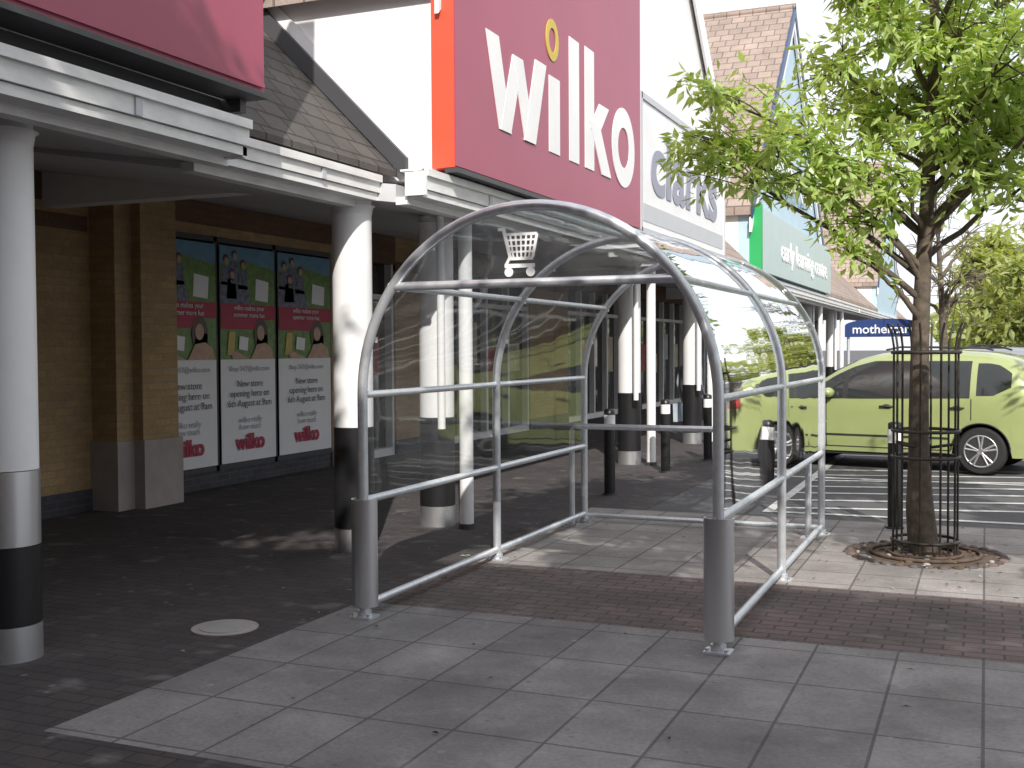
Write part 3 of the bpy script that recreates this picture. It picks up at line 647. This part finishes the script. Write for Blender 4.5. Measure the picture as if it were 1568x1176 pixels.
            t.tube([(a+.368*math.cos(q),s*(side(a,.55,0)-.004),.315+.368*math.sin(q)) for q in [math.pi*k/20 for k in range(21)]],.009,plastic,6)
    t.box(2.0,2.045,-.25,.25,.42,.52,white); t.build('wheels_and_fittings',P); return P
def placecar(rw,ang,col,sc=.96):
    h=V((math.cos(ang),math.sin(ang),0)); lft=V((-math.sin(ang),math.cos(ang),0)); c=V((rw[0],rw[1],0))+(h*1.30-lft*.845)*sc
    return car((c.x,c.y,.004),ang,col,sc=sc)
placecar((-.05,15.05),math.pi-math.radians(12),(.34,.40,.165),.945)
placecar((6.5,16.0),math.pi-math.radians(9),(.35,.03,.03))
placecar((0.9,21.2),math.pi-math.radians(3),(.25,.27,.3))
placecar((1.2,26.6),math.pi-math.radians(3),(.5,.5,.52))
placecar((1.6,33),math.pi-math.radians(3),(.03,.05,.12))
# ---------------------------------------------------------------- pedestrian
def pedestrian(loc,rz,sc=1):
    P=E('pedestrian',loc,rz,sc)
    J={'pel':((0,0,.93),.13),'wai':((0,0,1.08),.115),'che':((0,0,1.30),.14),'nk':((0,0,1.42),.055),'hd0':((.01,0,1.50),.075),'hd1':((.015,0,1.58),.092),'hd2':((.01,0,1.66),.07),
     'hL':((0,.09,.88),.09),'kL':((.13,.09,.50),.062),'aL':((.05,.09,.09),.042),'tL':((.19,.09,.05),.036),
     'hR':((0,-.09,.88),.09),'kR':((-.04,-.09,.50),.062),'aR':((-.26,-.09,.14),.042),'tR':((-.15,-.09,.05),.036),
     'sL':((0,.18,1.36),.06),'eL':((-.06,.22,1.08),.042),'wL':((.06,.22,.86),.03),'fL':((.09,.21,.78),.026),
     'sR':((0,-.18,1.36),.06),'eR':((-.04,-.23,1.08),.042),'wR':((.12,-.22,.90),.03),'fR':((.17,-.21,.84),.026)}
    ks=list(J); ed=[('pel','wai'),('wai','che'),('che','nk'),('nk','hd0'),('hd0','hd1'),('hd1','hd2'),('pel','hL'),('hL','kL'),('kL','aL'),('aL','tL'),('pel','hR'),('hR','kR'),('kR','aR'),('aR','tR'),('che','sL'),('sL','eL'),('eL','wL'),('wL','fL'),('che','sR'),('sR','eR'),('eR','wR'),('wR','fR')]
    me=bpy.data.meshes.new('b'); me.from_pydata([J[k][0] for k in ks],[(ks.index(a),ks.index(b)) for a,b in ed],[])
    ob=bpy.data.objects.new('b',me); S.collection.objects.link(ob); ob.modifiers.new('s','SKIN')
    for i,k in enumerate(ks):
        r_=J[k][1]; me.skin_vertices[0].data[i].radius=(r_*(1.0),r_); me.skin_vertices[0].data[i].use_root=(k=='pel')
    sb=ob.modifiers.new('u','SUBSURF'); sb.levels=2
    bpy.context.view_layer.update()
    m2=bpy.data.meshes.new_from_object(ob.evaluated_get(bpy.context.evaluated_depsgraph_get())); bpy.data.objects.remove(ob)
    skin=mat('skin',(.5,.32,.24),.6); hair=mat('hair',(.05,.03,.02),.6); top=mat('cardigan',(.42,.44,.50),.8); tr=mat('trousers',(.05,.06,.09),.85); sh=mat('shoes',(.03,.03,.03),.5)
    m2.materials.clear()
    for q in (skin,hair,top,tr,sh): m2.materials.append(q)
    for p_ in m2.polygons:
        c=p_.center; p_.use_smooth=True
        if c.z>1.42: k=1 if (c.x<.03 or c.z>1.66) and c.z>1.47 else 0
        elif c.z<.08: k=4
        elif c.z<.95 and abs(c.y)<.165: k=3
        elif abs(c.y)>.165 and c.z<.88: k=0
        else: k=2
        p_.material_index=k
    o=bpy.data.objects.new('body',m2); S.collection.objects.link(o); o.parent=P
    m=MB(); bagm=mat('carrier_bag',(.60,.70,.8),.5,var=.2,scale=10); m.extr([(-.10,.24,.70),(.26,.24,.70),(.24,.24,.36),(-.08,.24,.36)],(0,.07,0),bagm); m.tube([(.0,.27,.70),(.06,.22,.79),(.16,.27,.70)],.006,bagm,5); m.ball((.11,0,1.575),(.02,.014,.018),skin,8,5)
    m.ball((-.02,0,1.55),(.095,.09,.14),hair,12,8)
    for s in (-1,1):
        for k in range(5): # fingers
            bx,by,bz=(.09,.21,.78) if s>0 else (.17,-.21,.84)
            m.tube([(bx+(k-2)*.014,by,bz),(bx+(k-2)*.016+.01,by-s*.006,bz-.03),(bx+(k-2)*.014+.004,by-s*.018,bz-.055+abs(k-1.5)*.006)],[.009,.008,.006],skin,6)
    m.build('bag_and_hair',P)
pedestrian((-4.66,18.9,.005),math.radians(75),.92)
# ---------------------------------------------------------------- unseen building added behind the viewpoint to shade the foreground
B=E('shade_building'); m=MB(); m.box(-22,30,-16,-4.6,.0,3.2,brickbuff); m.box(-22,30,-16,-4.55,3.2,9.0,offwhite); m.box(-22.1,30.1,-16.1,-4.5,9.0,9.2,greytrim); m.build('walls',B)
m=MB()
for i in range(12): m.box(-20+i*4,-17+i*4,-4.59,-4.54,.5,2.8,glass)
m.build('windows',B)
# ---------------------------------------------------------------- camera
cam=bpy.data.cameras.new('camera'); co=bpy.data.objects.new('camera',cam); S.collection.objects.link(co); S.camera=co
cam.sensor_width=36; cam.lens=39.5; cam.clip_end=2000; cam.clip_start=.05
co.location=(0,0,1.6)
R=Matrix.Rotation(math.radians(22.86),3,'Z')@Matrix.Rotation(math.radians(90-1.765),3,'X')@Matrix.Rotation(math.radians(-.33),3,'Z')
co.rotation_euler=R.to_euler()
# ---------------------------------------------------------------- light
sd=V((.36,-.74,.565)).normalized(); el=math.asin(sd.z)
L=bpy.data.lights.new('sun','SUN'); L.energy=5.0; L.angle=math.radians(.53); L.color=(1,.95,.87)
lo=bpy.data.objects.new('sun',L); S.collection.objects.link(lo); lo.rotation_euler=sd.to_track_quat('Z','Y').to_euler()
w=bpy.data.worlds.new('World'); S.world=w; w.use_nodes=True; nt=w.node_tree; bg=nt.nodes['Background']
sk=nt.nodes.new('ShaderNodeTexSky'); sk.sky_type='NISHITA'; sk.sun_disc=False; sk.sun_elevation=el; sk.sun_rotation=math.atan2(sd.x,sd.y); sk.dust_density=3; sk.air_density=1
tc=nt.nodes.new('ShaderNodeTexCoord'); n=nt.nodes.new('ShaderNodeTexNoise'); n.inputs['Scale'].default_value=2.2; n.inputs['Detail'].default_value=7; nt.links.new(tc.outputs['Generated'],n.inputs['Vector'])
f=ramp(nt,n.outputs['Fac'],.3,.7,(.55,.55,.55,1),(.95,.95,.95,1))
c=mixc(nt,f,sk.outputs[0],(9.5,9.6,10.1)); nt.links.new(c,bg.inputs[0]); bg.inputs[1].default_value=.15
S.view_settings.view_transform='Standard'; S.view_settings.look='None'; S.view_settings.exposure=0
